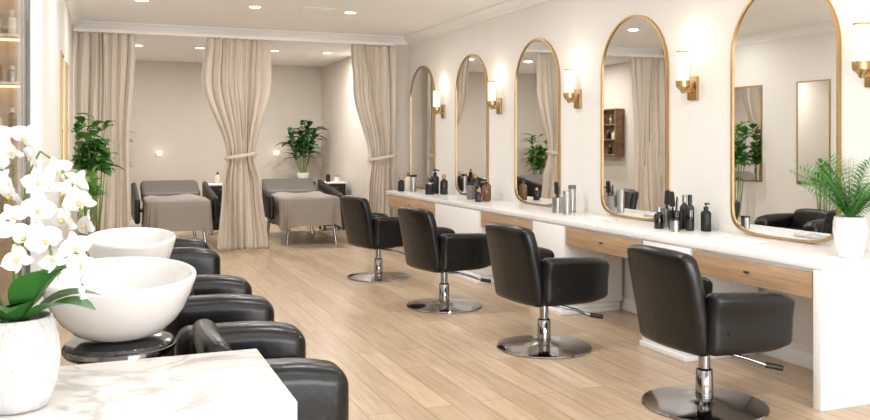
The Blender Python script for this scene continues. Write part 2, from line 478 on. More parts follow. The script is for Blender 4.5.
chl = ['black leather salon chair nearest the camera, at the worktop end',
       'black leather salon chair, second nearest the camera',
       'black leather salon chair, third from the camera',
       'black leather salon chair farthest from the camera, nearest the curtains']
c0 = styling_chair(); c0['label'] = chl[0]; c0.location = (3.30, 4.0, 0); c0.rotation_euler.z = math.radians(1)
for k, (x, y, a) in enumerate([(3.11, 5.58, 7), (3.02, 7.34, 10), (2.97, 9.2, 12)]): dup(c0, (x, y, 0), math.radians(a), chl[k+1])

# ------------------------------------------------------------------ shampoo chairs and basins
def shampoo_chair():
    t = thing('shampoo_chair', '', 'salon chair', (0.70, 4.0, 0), 0, 'black wash chairs in front of the basins')
    bm = nb(); rbox(bm, (0.02, 0, 0.36), (0.54, 0.60, 0.17), 0.05, (4, 4, 2)); obj('seat', bm, M['leather'], t)
    def fb(w): return Vector((w.x-0.20*(w.z-0.35)+0.3*w.y*w.y, w.y, w.z-0.03*(abs(w.y)/0.3)**3*(1 if w.z > 0.6 else 0)))
    bm = nb(); rbox(bm, (-0.18, 0, 0.505), (0.12, 0.60, 0.38), 0.058, (1, 8, 4), fb); obj('backrest', bm, M['leather'], t)
    for s in (-1, 1):
        def fa(w): return Vector((w.x, w.y, w.z - (0.045*((w.x+0.02)/0.31)**2 if (w.x > 0 and w.z > 0.4) else 0)))
        bm = nb(); rbox(bm, (-0.02, s*0.41, 0.345), (0.66, 0.22, 0.53), 0.08, (6, 2, 4), fa); obj('armrest', bm, M['leather'], t)
    obj('base', box((-0.22, -0.299, 0.0), (0.22, 0.299, 0.274), 0.01), M['blackmatte'], t)
    return t
wl = ['black padded wash chair closest to the marble desk', 'black padded wash chair beside the farther white basin', 'farthest black padded wash chair, toward the left curtain']
w0 = shampoo_chair(); w0['label'] = wl[0]; w0.location = (0.70, 4.0, 0)
for k, y in enumerate((5.68, 8.2)): dup(w0, (0.70, y, 0), 0, wl[k+1])

def basin():
    t = thing('shampoo_basin', '', 'wash basin', (0.08, 3.9, 0), 0, 'white wash basins on black stands')
    pr = [(0.0, 0.70), (0.11, 0.70), (0.15, 0.704), (0.20, 0.730), (0.245, 0.774), (0.278, 0.828), (0.300, 0.885), (0.313, 0.925), (0.318, 0.942), (0.319, 0.952), (0.316, 0.962), (0.309, 0.966), (0.301, 0.962), (0.295, 0.950), (0.282, 0.905), (0.25, 0.838), (0.195, 0.790), (0.12, 0.758), (0.03, 0.747), (0, 0.747)]
    R = Matrix.Translation((0, 0, 0.72)) @ Matrix.Rotation(math.radians(5.5), 4, 'X') @ Matrix.Translation((0, 0, -0.705))
    bm = nb(); lathe(bm, pr, 64)
    for v in bm.verts: v.co = R @ v.co
    bw = obj('bowl', bm, M['ceramic'], t, ang=80)
    bm = nb(); lathe(bm, [(0, 0.754), (0.02, 0.754), (0.028, 0.750), (0.028, 0.746), (0, 0.746)], 20)
    for v in bm.verts: v.co = R @ v.co
    obj('drain', bm, M['chrome'], bw)
    bm = nb(); lathe(bm, [(0, 0), (0.24, 0), (0.24, 0.03), (0.19, 0.06), (0.16, 0.15), (0.15, 0.45), (0.17, 0.6), (0.20, 0.63), (0, 0.63)], 40); obj('stand', bm, M['blackmatte'], t)
    bm = nb(); lathe(bm, [(0, 0.632), (0.222, 0.632), (0.228, 0.64), (0.228, 0.672), (0.22, 0.685), (0.17, 0.699), (0, 0.699)], 48); obj('collar', bm, M['blackgloss'], t)
    bm = nb(); lathe(bm, [(0.2285, 0.645), (0.233, 0.648), (0.233, 0.664), (0.2285, 0.667)], 48); obj('chrome_band', bm, M['chrome'], t)
    return t
b0 = basin(); b0['label'] = 'large white wash basin nearest the marble desk'
dup(b0, (0.18, 5.55, 0), 0, 'white wash basin farther from the marble desk, behind the nearer one', scale=(0.83, 0.83, 0.985))

# ------------------------------------------------------------------ reception desk
t = thing('reception_desk', 'marble topped desk in the left foreground under the orchid', 'desk', (-0.2, 2.35, 0))
obj('top', box((-0.72, -0.29, 0.842), (0.655, 0.29, 0.90), 0.004), M['marble'], t)
obj('body', box((-0.72, -0.25, 0), (0.60, 0.25, 0.841), 0.003), M['white'], t)

# ------------------------------------------------------------------ orchid
t = thing('potted_orchid', 'white flowering orchid in a rough white pot on the marble desk', 'orchid', (-0.19, 2.265, 0.90))
ctrl = [(0.062, 0.0), (0.072, 0.006), (0.084, 0.03), (0.095, 0.075), (0.099, 0.12), (0.094, 0.17), (0.083, 0.208), (0.080, 0.218)]
prof = [(0, 0.0)]
for (r0, z0), (r1, z1) in zip(ctrl, ctrl[1:]):
    m = max(1, int((z1-z0)/0.004))
    for i in range(m): prof.append((r0+(r1-r0)*i/m, z0+(z1-z0)*i/m))
prof += [(0.080, 0.218), (0.077, 0.221), (0.073, 0.218), (0.073, 0.19), (0, 0.19)]
bm = nb(); lathe(bm, prof, 140, f=lambda a, z: 1+0.02*NZ_.noise(Vector((6*math.cos(a), 6*math.sin(a), z*22)))+0.055*NZ_.noise(Vector((22*math.cos(a), 22*math.sin(a), z*120))))
obj('pot', bm, M['pot'], t, ang=180)
bm = nb(); lathe(bm, [(0, 0.205), (0.05, 0.203), (0.069, 0.196), (0.069, 0.191), (0, 0.191)], 24); obj('soil', bm, M['soil'], t)
Rv = Vector((0.929, -0.370, 0)); Fv = Vector((0.370, 0.929, 0))
for (a, L, W, up, dr) in [(-15, 0.27, 0.09, 0.8, 0.45), (25, 0.26, 0.085, 1.0, 0.5), (-70, 0.21, 0.09, 1.2, 0.5), (100, 0.22, 0.085, 0.9, 0.5), (165, 0.22, 0.09, 0.7, 0.5), (-130, 0.22, 0.09, 1.1, 0.5), (-40, 0.24, 0.085, 2.0, 0.3), (60, 0.27, 0.085, 1.8, 0.4), (-5, 0.28, 0.085, 2.1, 0.4), (-90, 0.18, 0.08, 2.0, 0.6)]:
    d = Rv*math.cos(math.radians(a))+Fv*math.sin(math.radians(a))+Vector((0, 0, up))
    bm = nb(); leaf(bm, (d.x*0.015, d.y*0.015, 0.20), d, L, W, dr, 10, 0.16, 0.55); obj('leaf', bm, M['leafo'], t, ang=180)
def P(lat, z, dep=0.0): v = Rv*lat+Fv*dep; return Vector((v.x, v.y, z-0.90))
stems = [[(0.0, 1.10, 0), (0.0, 1.3, 0.03), (0.01, 1.45, 0.03), (0.05, 1.52, 0.02), (0.10, 1.49, 0.01), (0.145, 1.42, 0.0), (0.165, 1.35, 0.0), (0.17, 1.27, -0.01), (0.165, 1.17, -0.01)],
         [(-0.01, 1.10, 0.01), (-0.02, 1.28, 0.03), (-0.04, 1.43, 0.03), (-0.08, 1.48, 0.02), (-0.12, 1.44, 0.01), (-0.15, 1.37, 0.0)],
         [(0.01, 1.10, -0.01), (0.02, 1.20, -0.03), (0.04, 1.31, -0.04), (0.07, 1.35, -0.04), (0.10, 1.33, -0.05), (0.11, 1.27, -0.05)],
         [(-0.01, 1.10, -0.02), (-0.02, 1.20, -0.05), (-0.02, 1.30, -0.07), (0.0, 1.365, -0.08), (0.03, 1.36, -0.09)]]
for st in stems:
    bm = nb(); tube(bm, [P(*p) for p in st], 0.0032, 8); obj('flower_stem', bm, M['stem'], t)
def petal(bm, ang, L, W, cup, z0=0.0):
    prev = None; ca, sa = math.cos(ang), math.sin(ang)
    for i in range(7):
        tt = i/6; w = W*0.5*(max(0.0, math.sin(PI*(0.06+0.94*tt**0.85)))**0.6 if i < 6 else 0.12)
        row = []
        for j in range(5):
            s = (j-2)/2; x = L*tt; y = w*s
            z = z0+cup*L*(tt*tt)*0.5-0.25*w*abs(s)**2+0.002*math.sin(7*tt+3*s)
            row.append(bm.verts.new((x*ca-y*sa, x*sa+y*ca, z)))
        if prev:
            for j in range(4): bm.faces.new((prev[j], prev[j+1], row[j+1], row[j]))
        prev = row
bm = nb()
for a in (90, 215, 325): petal(bm, math.radians(a), 0.040, 0.028, -0.4)
for a in (10, 170): petal(bm, math.radians(a), 0.043, 0.046, 0.4, 0.004)
fl_obj = obj('flower', bm, M['petal'], t, ang=180)
bm = nb(); lathe(bm, [(0, 0.0), (0.004, 0.002), (0.005, 0.006), (0.003, 0.011), (0, 0.012)], 10, (0, -0.004, 0.002), 1.0, 1.2); petal(bm, math.radians(270), 0.013, 0.009, 0.9, 0.005)
lip_obj = obj('lip', bm, M['lip'], fl_obj, ang=180)
spots = [(0.00, 1.52, -0.02), (-0.05, 1.505, 0.0), (0.05, 1.505, -0.02), (-0.02, 1.45, -0.04), (0.065, 1.445, -0.02), (0.10, 1.475, 0.0), (0.02, 1.42, -0.06), (-0.065, 1.43, -0.02), (0.12, 1.425, -0.01), (0.08, 1.385, -0.05),
         (0.16, 1.40, -0.01), (0.135, 1.36, -0.04), (0.035, 1.37, -0.08), (-0.05, 1.375, -0.07), (0.18, 1.345, -0.02), (0.165, 1.295, -0.05), (0.105, 1.315, -0.07), (0.06, 1.32, -0.07), (0.0, 1.335, -0.09),
         (-0.09, 1.48, 0.0), (-0.11, 1.42, -0.01), (-0.09, 1.36, -0.03), (-0.14, 1.37, -0.02), (0.175, 1.25, -0.04), (0.12, 1.265, -0.06), (-0.13, 1.31, -0.03), (0.02, 1.555, 0.01), (0.045, 1.27, -0.08), (-0.06, 1.31, -0.05), (-0.06, 1.55, 0.02),
         (0.145, 1.44, 0.01)]
def orient(o, d, roll, loc, sc=1.0):
    q = Vector(d).normalized().to_track_quat('Z', 'Y')
    o.rotation_mode = 'QUATERNION'; o.rotation_quaternion = q @ Quaternion((0, 0, 1), roll); o.location = loc; o.scale = (sc, sc, sc)
for i, s in enumerate(spots):
    if i == 0: o = fl_obj
    else:
        o = fl_obj.copy(); COL.objects.link(o); o.parent = t
        l2 = lip_obj.copy(); COL.objects.link(l2); l2.parent = o
    d = -Fv*1.0+Rv*random.uniform(-1.2, 1.2)+Vector((0, 0, random.uniform(-0.7, 0.5)))
    orient(o, d, random.uniform(-0.6, 0.6), P(*s), random.uniform(0.78, 1.04))
for (la, z) in [(0.170, 1.21), (0.164, 1.185), (0.168, 1.165), (0.115, 1.215)]:
    bm = nb(); lathe(bm, [(0, -0.012), (0.007, -0.006), (0.009, 0.002), (0.005, 0.011), (0, 0.014)], 12); o = obj('bud', bm, M['petal'], t); o.location = P(la, z, -0.01)

# ------------------------------------------------------------------ counter palm
t = thing('potted_palm', 'small feathery green palm in a white vase on the worktop end', 'plant', (4.18, 3.76, ZT))
bm = nb(); lathe(bm, [(0, 0), (0.056, 0), (0.064, 0.006), (0.084, 0.085), (0.092, 0.16), (0.092, 0.21), (0.084, 0.245), (0.078, 0.247), (0.076, 0.235), (0, 0.225)], 72, f=lambda a, z: 1+0.02*math.sin(a*20))
obj('vase', bm, M['ceramic'], t, ang=70)
rnd = random.Random(3)
for k in range(54):
    a = k*2.399+rnd.uniform(-0.2, 0.2); el = rnd.uniform(0.9, 2.4) if k > 18 else rnd.uniform(2.4, 5.0)
    d = Vector((math.cos(a), math.sin(a), el)).normalized(); L = rnd.uniform(0.42, 0.54)
    if d.x > 0.2: L *= 0.6
    pts = [Vector((0, 0, 0.22))+d*(L*i/16)-Vector((0, 0, 1))*(0.20*L*(i/16)**2.6)+Vector((d.x, d.y, 0))*(0.14*L*(i/16)**2) for i in range(17)]
    bm = nb(); tube(bm, pts, [0.0022-0.0001*i for i in range(17)], 5)
    for i in range(3, 17):
        tg = (pts[i]-pts[i-1]).normalized(); sd = tg.cross(Vector((0, 0, 1)))
        sd = sd.normalized() if sd.length > 1e-3 else Vector((1, 0, 0))
        q = Quaternion(tg, (k % 5-2)*0.35); sd = q @ sd
        p = pts[i-1]; ll = 0.085*math.sin(PI*min(0.94, i/17.0))+0.02
        for s in (-1, 1): leaf(bm, p, tg*0.55+sd*s*1.0, ll, 0.009, 0.2, 3, 0.1, 0.4)
    obj('frond', bm, M['palm'], t, ang=180)

# ------------------------------------------------------------------ leafy plants
def leafy(label, loc, potr, poth, z0, z1, spread, nl, seed, mleaf, pm, L=0.26, W=0.09, xmin=None, up=(0.1, 1.4)):
    r = random.Random(seed)
    t = thing('potted_plant', label, 'plant', loc)
    bm = nb(); lathe(bm, [(0, 0), (potr*0.75, 0), (potr*0.8, 0.01), (potr, poth*0.9), (potr, poth), (potr*0.9, poth), (potr*0.88, poth*0.9), (0, poth*0.9)], 32); obj('pot', bm, pm, t)
    tips = []
    for k in range(9):
        a = k*2.4; d = spread*r.uniform(0.15, 0.6); h = z0+(z1-z0)*r.uniform(0.4, 0.95)
        p1 = Vector((math.cos(a)*d, math.sin(a)*d, h))
        if xmin is not None and loc[0]+p1.x < xmin+0.06: p1.x = xmin+0.06-loc[0]
        bm = nb(); tube(bm, arc((math.cos(a)*potr*0.3, math.sin(a)*potr*0.3, poth*0.88), p1, 0.0, 6, Vector((-math.sin(a), math.cos(a), 0))*0.03), [0.009, 0.008, 0.008, 0.007, 0.006, 0.005, 0.004], 6)
        obj('stem', bm, M['stem'], t); tips.append((Vector((math.cos(a)*potr*0.3, math.sin(a)*potr*0.3, poth)), p1))
    bm = nb()
    for k in range(nl):
        b, p = tips[k % 9]; u = r.uniform(0.4, 1.0); q = b.lerp(p, u)
        if q.z < z0: q = b.lerp(p, min(1.0, (z0-b.z)/max(0.01, p.z-b.z))); q.z = z0+r.uniform(0, 0.1)
        a = r.uniform(0, 2*PI); d = Vector((math.cos(a), math.sin(a), r.uniform(*up)))
        ll = L*r.uniform(0.7, 1.15)
        if xmin is not None and loc[0]+q.x+d.normalized().x*ll < xmin: d.x = abs(d.x)*0.4
        leaf(bm, q, d, ll, W*r.uniform(0.8, 1.2), 0.45, 6, 0.15, 0.42)
    if xmin is not None:
        for v in bm.verts: v.co.x = max(v.co.x, xmin-loc[0])
    obj('foliage', bm, mleaf, t, ang=180)
    return t
leafy('tall leafy green plant standing by the left curtain', (-0.08, 10.25, 0), 0.18, 0.42, 1.22, 1.90, 0.3, 180, 5, M['leaf'], M['cream'], 0.24, 0.11, xmin=-0.31)
leafy('shorter light green plant behind the orchid and basins', (-0.12, 8.6, 0), 0.14, 0.34, 0.95, 1.28, 0.2, 80, 8, M['leafl'], M['cream'], 0.26, 0.06, xmin=-0.31, up=(0.4, 2.0))
leafy('leafy green plant in the back left alcove corner, seen in the middle mirror', (0.2, 15.95, 0), 0.17, 0.4, 0.95, 1.85, 0.32, 150, 15, M['leaf'], M['ceramic'], 0.26, 0.11, xmin=-0.31)
ps = thing('plant_stand', 'low dark stand under the potted plant in the alcove', 'stand', (3.62, 15.9, 0))
obj('top', box((-0.2, -0.2, 0.76), (0.2, 0.2, 0.80), 0.004), M['dwood'], ps)
for sx in (-1, 1):
    for sy in (-1, 1): obj('leg', box((sx*0.17-0.02, sy*0.17-0.02, 0), (sx*0.17+0.02, sy*0.17+0.02, 0.759), 0.003), M['dwood'], ps)
leafy('leafy green plant in a white pot behind the right bed', (3.62, 15.9, 0.802), 0.12, 0.17, 0.34, 1.2, 0.66, 180, 12, M['leafd'], M['ceramic'], 0.31, 0.10)

# ------------------------------------------------------------------ curtains
YR = 12.22
t = thing('curtain_rail', 'white rail the beige curtains hang from', 'curtain rail', (1.9, YR, 3.035))
obj('rail', box((-2.23, -0.02, 0.0), (2.3, 0.02, 0.044), 0.004), M['trim'], t)
def curtain(label, cx, levels, folds, ztie=None, seed=1):
    r = random.Random(seed)
    t = thing('curtain', label, 'curtain', (cx, YR, 0), 0, 'beige alcove curtains')
    wid = [r.uniform(0.5, 1.7) for _ in range(folds)]; tot = sum(wid); cum = [0]
    for v in wid: cum.append(cum[-1]+v/tot)
    amp_k = [r.uniform(0.45, 1.2) for _ in range(folds+1)]
    def lerp_lv(z):
        for (za, la, ra, aa), (zb, lb, rb, ab) in zip(levels, levels[1:]):
            if za >= z >= zb:
                k = (za-z)/(za-zb); k = k*k*(3-2*k)
                return la+(lb-la)*k, ra+(rb-ra)*k, aa+(ab-aa)*k
        return levels[-1][1:]
    NZ, NX = 60, folds*16
    bm = nb(); prev = None
    for i in range(NZ+1):
        z = 3.03+(0.008-3.03)*i/NZ; l, rr, am = lerp_lv(z)
        row = []
        for j in range(NX+1):
            fi = min(folds-1, j//16); fr = (j-16*fi)/16; s = cum[fi]+(cum[fi+1]-cum[fi])*fr
            ak = amp_k[fi]+(amp_k[fi+1]-amp_k[fi])*fr
            a = 2*PI*fr+0.5*math.sin(z*1.3+fi*1.9)
            y = am*ak*(math.sin(a)+0.25*math.sin(2*a+z*1.7+fi))+0.014*math.sin(5*s+z*2.1+seed)
            x = l+(rr-l)*s+am*0.15*math.sin(2*a+0.4)+0.014*math.sin(z*2.2+fi*1.3)
            row.append(bm.verts.new((x-cx, y, z)))
        if prev:
            for j in range(NX): bm.faces.new((prev[j], prev[j+1], row[j+1], row[j]))
        prev = row
    o = obj('drape', bm, M['curtain'], t, ang=180)
    sm = o.modifiers.new('thick', 'SOLIDIFY'); sm.thickness = 0.004
    if ztie:
        l, rr, am = lerp_lv(ztie); hw = (rr-l)/2+0.03; c = (l+rr)/2-cx
        bm = nb(); n = 40; rings = []
        for (off, dz) in ((0, -0.026), (0.006, -0.018), (0.008, 0), (0.006, 0.018), (0, 0.026)):
            rings.append([bm.verts.new((c+(hw+off)*math.cos(2*PI*k/n), (am*1.3+0.02+off)*math.sin(2*PI*k/n), ztie+dz+0.035*math.cos(2*PI*k/n))) for k in range(n)])
        for A, B in zip(rings, rings[1:]):
            for k in range(n): bm.faces.new((A[k], A[(k+1) % n], B[(k+1) % n], B[k]))
        obj('tieback', bm, M['band'], t)
    return t
curtain('beige floor length curtain at the left edge of the alcove', 0.1, [(3.03, -0.31, 0.43, 0.046), (1.4, -0.31, 0.38, 0.046), (0.008, -0.31, 0.36, 0.05)], 7, None, 2)
curtain('beige curtain tied at the waist between the two beds', 1.85, [(3.03, 1.38, 2.31, 0.044), (2.45, 1.34, 2.30, 0.055), (1.36, 1.68, 2.08, 0.062), (0.95, 1.60, 2.18, 0.06), (0.008, 1.54, 2.27, 0.058)], 8, 1.36, 3)
curtain('beige curtain tied back at the right side of the alcove', 3.9, [(3.03, 3.50, 4.22, 0.044), (2.4, 3.56, 4.22, 0.05), (1.32, 3.80, 4.20, 0.06), (0.8, 3.74, 4.21, 0.058), (0.008, 3.70, 4.22, 0.055)], 8, 1.32, 4)

# ------------------------------------------------------------------ beds
def bed():
    t = thing('treatment_bed', '', 'bed', (1.05, 12.45, 0), 0, 'padded treatment beds in the alcove')
    bm = nb(); rbox(bm, (0, 0.70, 0.63), (0.80, 1.36, 0.15), 0.05, (4, 6, 1)); obj('mattress', bm, M['greyleather'], t)
    def fh(w): return Vector((w.x, w.y, w.z+0.35*(w.y-1.40)))
    bm = nb(); rbox(bm, (0, 1.68, 0.66), (0.90, 0.58, 0.18), 0.07, (4, 3, 1), fh); obj('headrest', bm, M['greyleather'], t)
    obj('frame', box((-0.36, 0.06, 0.40), (0.36, 1.75, 0.552), 0.006), M['darkframe'], t)
    for s in (-1, 1):
        bm = nb(); rbox(bm, (s*0.55, 1.08, 0.60), (0.08, 1.50, 0.46), 0.038, (1, 6, 3), lambda w: Vector((w.x, w.y, w.z+(0.12*(w.y-1.12) if w.z > 0.6 else 0)))); obj('side_arm', bm, M['darkframe'], t)
        obj('side_rail', box((s*0.43-0.08, 1.35, 0.46), (s*0.43+0.08, 1.7, 0.499), 0.004), M['darkframe'], t)
        for y in (0.10, 1.65):
            bm = nb(); tube(bm, [(s*0.33, y, 0.405), (s*0.38, y-0.04, 0.0)], 0.024, 12); obj('leg', bm, M['chrome'], t)
    return t
bd0 = bed(); bd0['label'] = 'grey padded treatment bed beside the left curtain'
dup(bd0, (2.98, 12.45, 0), 0, 'grey padded treatment bed right of the tied middle curtain')
def blanket(label, loc, seed):
    r = random.Random(seed); ph = r.uniform(0, 6)
    bm = nb(); n = 160
    def rr(a, ha, hb):
        c, s = math.cos(a), math.sin(a); e = 0.22
        return ha*math.copysign(abs(c)**e, c), hb*math.copysign(abs(s)**e, s)
    lv = [(0.1, 0, 0.722), (0.25, 0, 0.722), (0.4, 0, 0.722), (0.55, 0, 0.722), (0.7, 0, 0.722), (0.85, 0, 0.721), (0.94, 0, 0.719), (1, 0.0, 0.716), (1, 0.02, 0.706), (1, 0.03, 0.68), (1, 0.032, 0.6), (1, 0.034, 0.5), (1, 0.036, 0.4), (1, 0.04, 0.32), (1, 0.045, 0.26)]
    rings = []
    for i, (sc, off, z) in enumerate(lv):
        ring = []
        for k in range(n):
            a = 2*PI*k/n; x, y = rr(a, 0.42*sc+off, 0.62*sc+off)
            hang = max(0, (0.70-z)/0.48)
            w = hang*0.03*math.sin(12*a+ph+2*math.sin(3*a))
            m = 1+w/0.6
            zz = z+(0.028*max(0, math.sin(11*x+ph+3*y)*math.sin(8*y+2*x)) if i < 7 else 0)+hang*0.05*math.sin(3*a+ph)
            ring.append(bm.verts.new((x*m, 0.605+y*m, zz)))
        rings.append(ring)
    for A, B in zip(rings, rings[1:]):
        for k in range(n): bm.faces.new((A[k], A[(k+1) % n], B[(k+1) % n], B[k]))
    bm.faces.new(rings[0])
    o = obj('blanket', bm, M['blanket'], None, loc=loc, ang=180); tag(o, label, 'blanket', 'taupe blankets over the beds')
blanket('taupe blanket draped over the left treatment bed', (1.05, 12.45, 0), 1)
blanket('taupe blanket draped over the right treatment bed', (2.98, 12.45, 0), 2)

def side_cabinet(label, x, y):
    t = thing('side_cabinet', label, 'cabinet', (x, y, 0), 0, 'dark side cabinets by the beds')
    obj('body', box((-0.2, -0.2, 0.08), (0.2, 0.2, 0.82), 0.004), M['darkframe'], t)
    obj('top', box((-0.22, -0.23, 0.821), (0.22, 0.22, 0.85), 0.004), M['white'], t)
    for z in (0.12, 0.37, 0.62):
        d = obj('drawer', box((-0.185, -0.215, z), (0.185, -0.2, z+0.18), 0.003), M['darkframe'], t)
        obj('handle', box((-0.06, -0.225, z+0.13), (0.06, -0.2155, z+0.14), 0.002), M['chrome'], d)
    for sx in (-1, 1):
        for sy in (-1, 1): obj('leg', box((sx*0.17-0.015, sy*0.17-0.015, 0), (sx*0.17+0.015, sy*0.17+0.015, 0.079), 0.002), M['darkframe'], t)
side_cabinet('dark side cabinet with white top between left bed and middle curtain', 1.90, 14.6)
side_cabinet('dark side cabinet with white top right of the right bed', 3.84, 14.6)

def reading_lamp(label, x):
    t = thing('reading_lamp', label, 'wall lamp', (x, YB-0.001, 1.33), 0, 'small lamps on the alcove back wall')
    bm = nb(); bx(bm, (-0.035, -0.02, -0.04), (0.035, 0, 0.04), 0.005); obj('backplate', bm, M['white'], t)
    bm = nb(); tube(bm, [(0, -0.02, 0), (0, -0.07, 0.0), (0.02, -0.10, 0.01)], 0.008, 8); obj('arm', bm, M['chrome'], t)
    bm = nb(); lathe(bm, [(0, -0.04), (0.03, -0.036), (0.04, 0.0), (0.03, 0.036), (0, 0.04)], 18, (0.03, -0.12, 0.02)); obj('shade', bm, M['bulb'], t)
reading_lamp('small lit wall lamp above the left bed', 1.0)
reading_lamp('small lit wall lamp above the right bed', 3.2)

# ------------------------------------------------------------------ bottles and tools on the worktop
def bottle(label, loc, h, r, mb, mc, style='cap', group=None, name='bottle', cat='bottle', n=20):
    t = thing(name, label, cat, loc, random.uniform(0, 6), group)
    if style == 'can':
        bm = nb(); lathe(bm, [(0, 0), (r, 0), (r, h*0.86), (r*0.97, h*0.87), (0, h*0.87)], n); obj('body', bm, mb, t)
        bm = nb(); lathe(bm, [(0, h*0.871), (r*1.03, h*0.871), (r*1.03, h*0.98), (r*0.95, h), (0, h)], n); obj('lid', bm, mc, t)
    else:
        bm = nb(); lathe(bm, [(0, 0), (r*0.94, 0), (r, 0.006), (r, h*0.62), (r*0.9, h*0.68), (r*0.45, h*0.74), (r*0.4, h*0.78), (0, h*0.78)], n); obj('body', bm, mb, t)
        if style == 'pump':
            bm = nb(); lathe(bm, [(0, h*0.781), (r*0.5, h*0.781), (r*0.5, h*0.86), (r*0.15, h*0.87), (r*0.15, h*0.95), (0, h*0.95)], 14); tube(bm, [(-r*0.4, 0, h*0.97), (r*0.2, 0, h*0.975), (r*1.2, 0, h*0.95)], r*0.17, 8); obj('pump', bm, mc, t)
        else:
            bm = nb(); lathe(bm, [(0, h*0.781), (r*0.52, h*0.781), (r*0.5, h*0.99), (r*0.42, h), (0, h)], 14); obj('cap', bm, mc, t)
    return t
def tool_cup(label, loc, h, r, m):
    bm = nb(); lathe(bm, [(0, 0), (r, 0), (r*1.04, h), (r*0.94, h), (r*0.9, 0.012), (0, 0.012)], 24)
    o = obj('tool_cup', bm, m, None, loc=loc); tag(o, label, 'cup'); return o
def hairbrush(label, loc, lean, rz):
    t = thing('hairbrush', label, 'hairbrush', loc, rz)
    t.rotation_euler = (lean, 0, rz)
    bm = nb(); lathe(bm, [(0, 0), (0.008, 0.004), (0.010, 0.06), (0.008, 0.16), (0, 0.162)], 12); obj('handle', bm, M['blackmatte'], t)
    bm = nb(); lathe(bm, [(0, 0.162), (0.018, 0.166), (0.021, 0.18), (0.021, 0.27), (0.016, 0.284), (0, 0.287)], 24, f=lambda a, z: 1+0.10*math.cos(12*a)); obj('bristle_head', bm, M['dark'], t)
def comb(label, loc, lean, rz):
    t = thing('comb', label, 'comb', loc, rz); t.rotation_euler = (lean, 0, rz)
    obj('spine', box((-0.012, -0.003, 0.0), (0.0, 0.003, 0.25), 0.001), M['blackmatte'], t)
    bm = nb()
    for k in range(22): bx(bm, (-0.0005, -0.0015, 0.13+k*0.005), (0.022, 0.0015, 0.1325+k*0.005))
    obj('teeth', bm, M['blackmatte'], t)
z = ZT+0.001
G1 = 'hair products by the largest mirror'
tool_cup('black tool cup holding a hairbrush and comb, between the two nearest mirrors', (4.22, 5.46, z), 0.15, 0.048, M['blackgloss'])
hairbrush('round black hairbrush standing in the black tool cup', (4.225, 5.477, z+0.0165), math.radians(-5), 0.6)
comb('thin black comb standing in the black tool cup', (4.205, 5.445, z+0.0165), math.radians(5), 0.4)
bottle('black pump bottle nearest the largest mirror', (4.38, 5.29, z), 0.22, 0.040, M['blackmatte'], M['blackmatte'], 'pump', G1)
bottle('tall black silver capped bottle behind the black tool cup', (4.34, 5.50, z), 0.27, 0.036, M['blackmatte'], M['silver'], 'cap', G1)
bottle('tall black spray bottle between tool cup and pump bottle', (4.29, 5.37, z), 0.28, 0.034, M['blackgloss'], M['blackmatte'], 'cap', G1)
bottle('short black bottle left of the black tool cup', (4.17, 5.60, z), 0.17, 0.040, M['blackgloss'], M['silver'], 'cap', G1)
tool_cup('silver tool cup holding a hairbrush, behind the short black bottle', (4.30, 5.68, z), 0.15, 0.044, M['silver'])
hairbrush('round black hairbrush standing in the silver tool cup near the black tool cup', (4.305, 5.69, z+0.0165), math.radians(4), 0.2)
bottle('small silver jar in front of the black tool cup', (4.14, 5.36, z), 0.10, 0.034, M['silver'], M['blackmatte'], 'can', G1, 'canister', 'jar')
G2 = 'silver canisters between the second and middle mirrors'
bottle('tall silver can between second and middle mirrors, nearest the wall', (4.34, 7.22, z), 0.27, 0.038, M['silver'], M['grey'], 'can', G2, 'canister', 'can')
bottle('tall silver can between second and middle mirrors, nearest the worktop edge', (4.18, 7.05, z), 0.23, 0.038, M['silver'], M['silver'], 'can', G2, 'canister', 'can')
tool_cup('silver tool cup with a comb and brush beside the two tall silver cans', (4.18, 7.23, z), 0.15, 0.050, M['silver'])
comb('thin black comb standing in the silver tool cup beside the tall silver cans', (4.165, 7.222, z+0.0165), math.radians(6), 0.5)
hairbrush('round black hairbrush in the silver tool cup beside the tall silver cans', (4.19, 7.243, z+0.0165), math.radians(-4), 0.3)
G3 = 'bottles between middle mirror and its neighbour'
bottle('brown pump bottle on the worktop left of the middle mirror', (4.24, 9.0, z), 0.26, 0.05, M['amber'], M['blackmatte'], 'pump', G3)
bottle('black bottle beside the brown pump bottle', (4.34, 9.17, z), 0.26, 0.042, M['blackmatte'], M['gold'], 'cap', G3)
bottle('short black bottle in front of the brown pump bottle', (4.10, 8.92, z), 0.15, 0.04, M['blackgloss'], M['gold'], 'cap', G3)
bottle('dark grey canister left of the brown pump bottle', (4.20, 9.35, z), 0.20, 0.05, M['grey'], M['blackmatte'], 'can', G3, 'canister', 'can')
G4 = 'black bottles near the far worktop end'
bottle('tallest black pump bottle near the far worktop end', (4.22, 10.58, z), 0.33, 0.055, M['blackmatte'], M['blackmatte'], 'pump', G4)
bottle('black gold capped bottle right of the tallest black pump bottle', (4.26, 10.36, z), 0.27, 0.052, M['blackgloss'], M['gold'], 'cap', G4)
bottle('squat black jar near the far worktop end', (4.08, 10.43, z), 0.16, 0.056, M['blackmatte'], M['silver'], 'can', G4, 'canister', 'jar')
bottle('black silver capped bottle left of the tallest black pump bottle', (4.28, 10.82, z), 0.29, 0.050, M['blackmatte'], M['silver'], 'cap', G4)
G5 = 'products at the far worktop end by the curtain'
bottle('silver can at the far worktop end by the curtain', (4.10, 11.10, z), 0.24, 0.046, M['silver'], M['blackmatte'], 'can', G5, 'canister', 'can')
bottle('black gold capped bottle at the far worktop end by the curtain', (3.98, 11.28, z), 0.21, 0.046, M['blackmatte'], M['gold'], 'cap', G5)
bottle('cream bottle at the very far corner of the worktop', (4.14, 11.42, z), 0.26, 0.046, M['cream'], M['grey'], 'cap', G5)
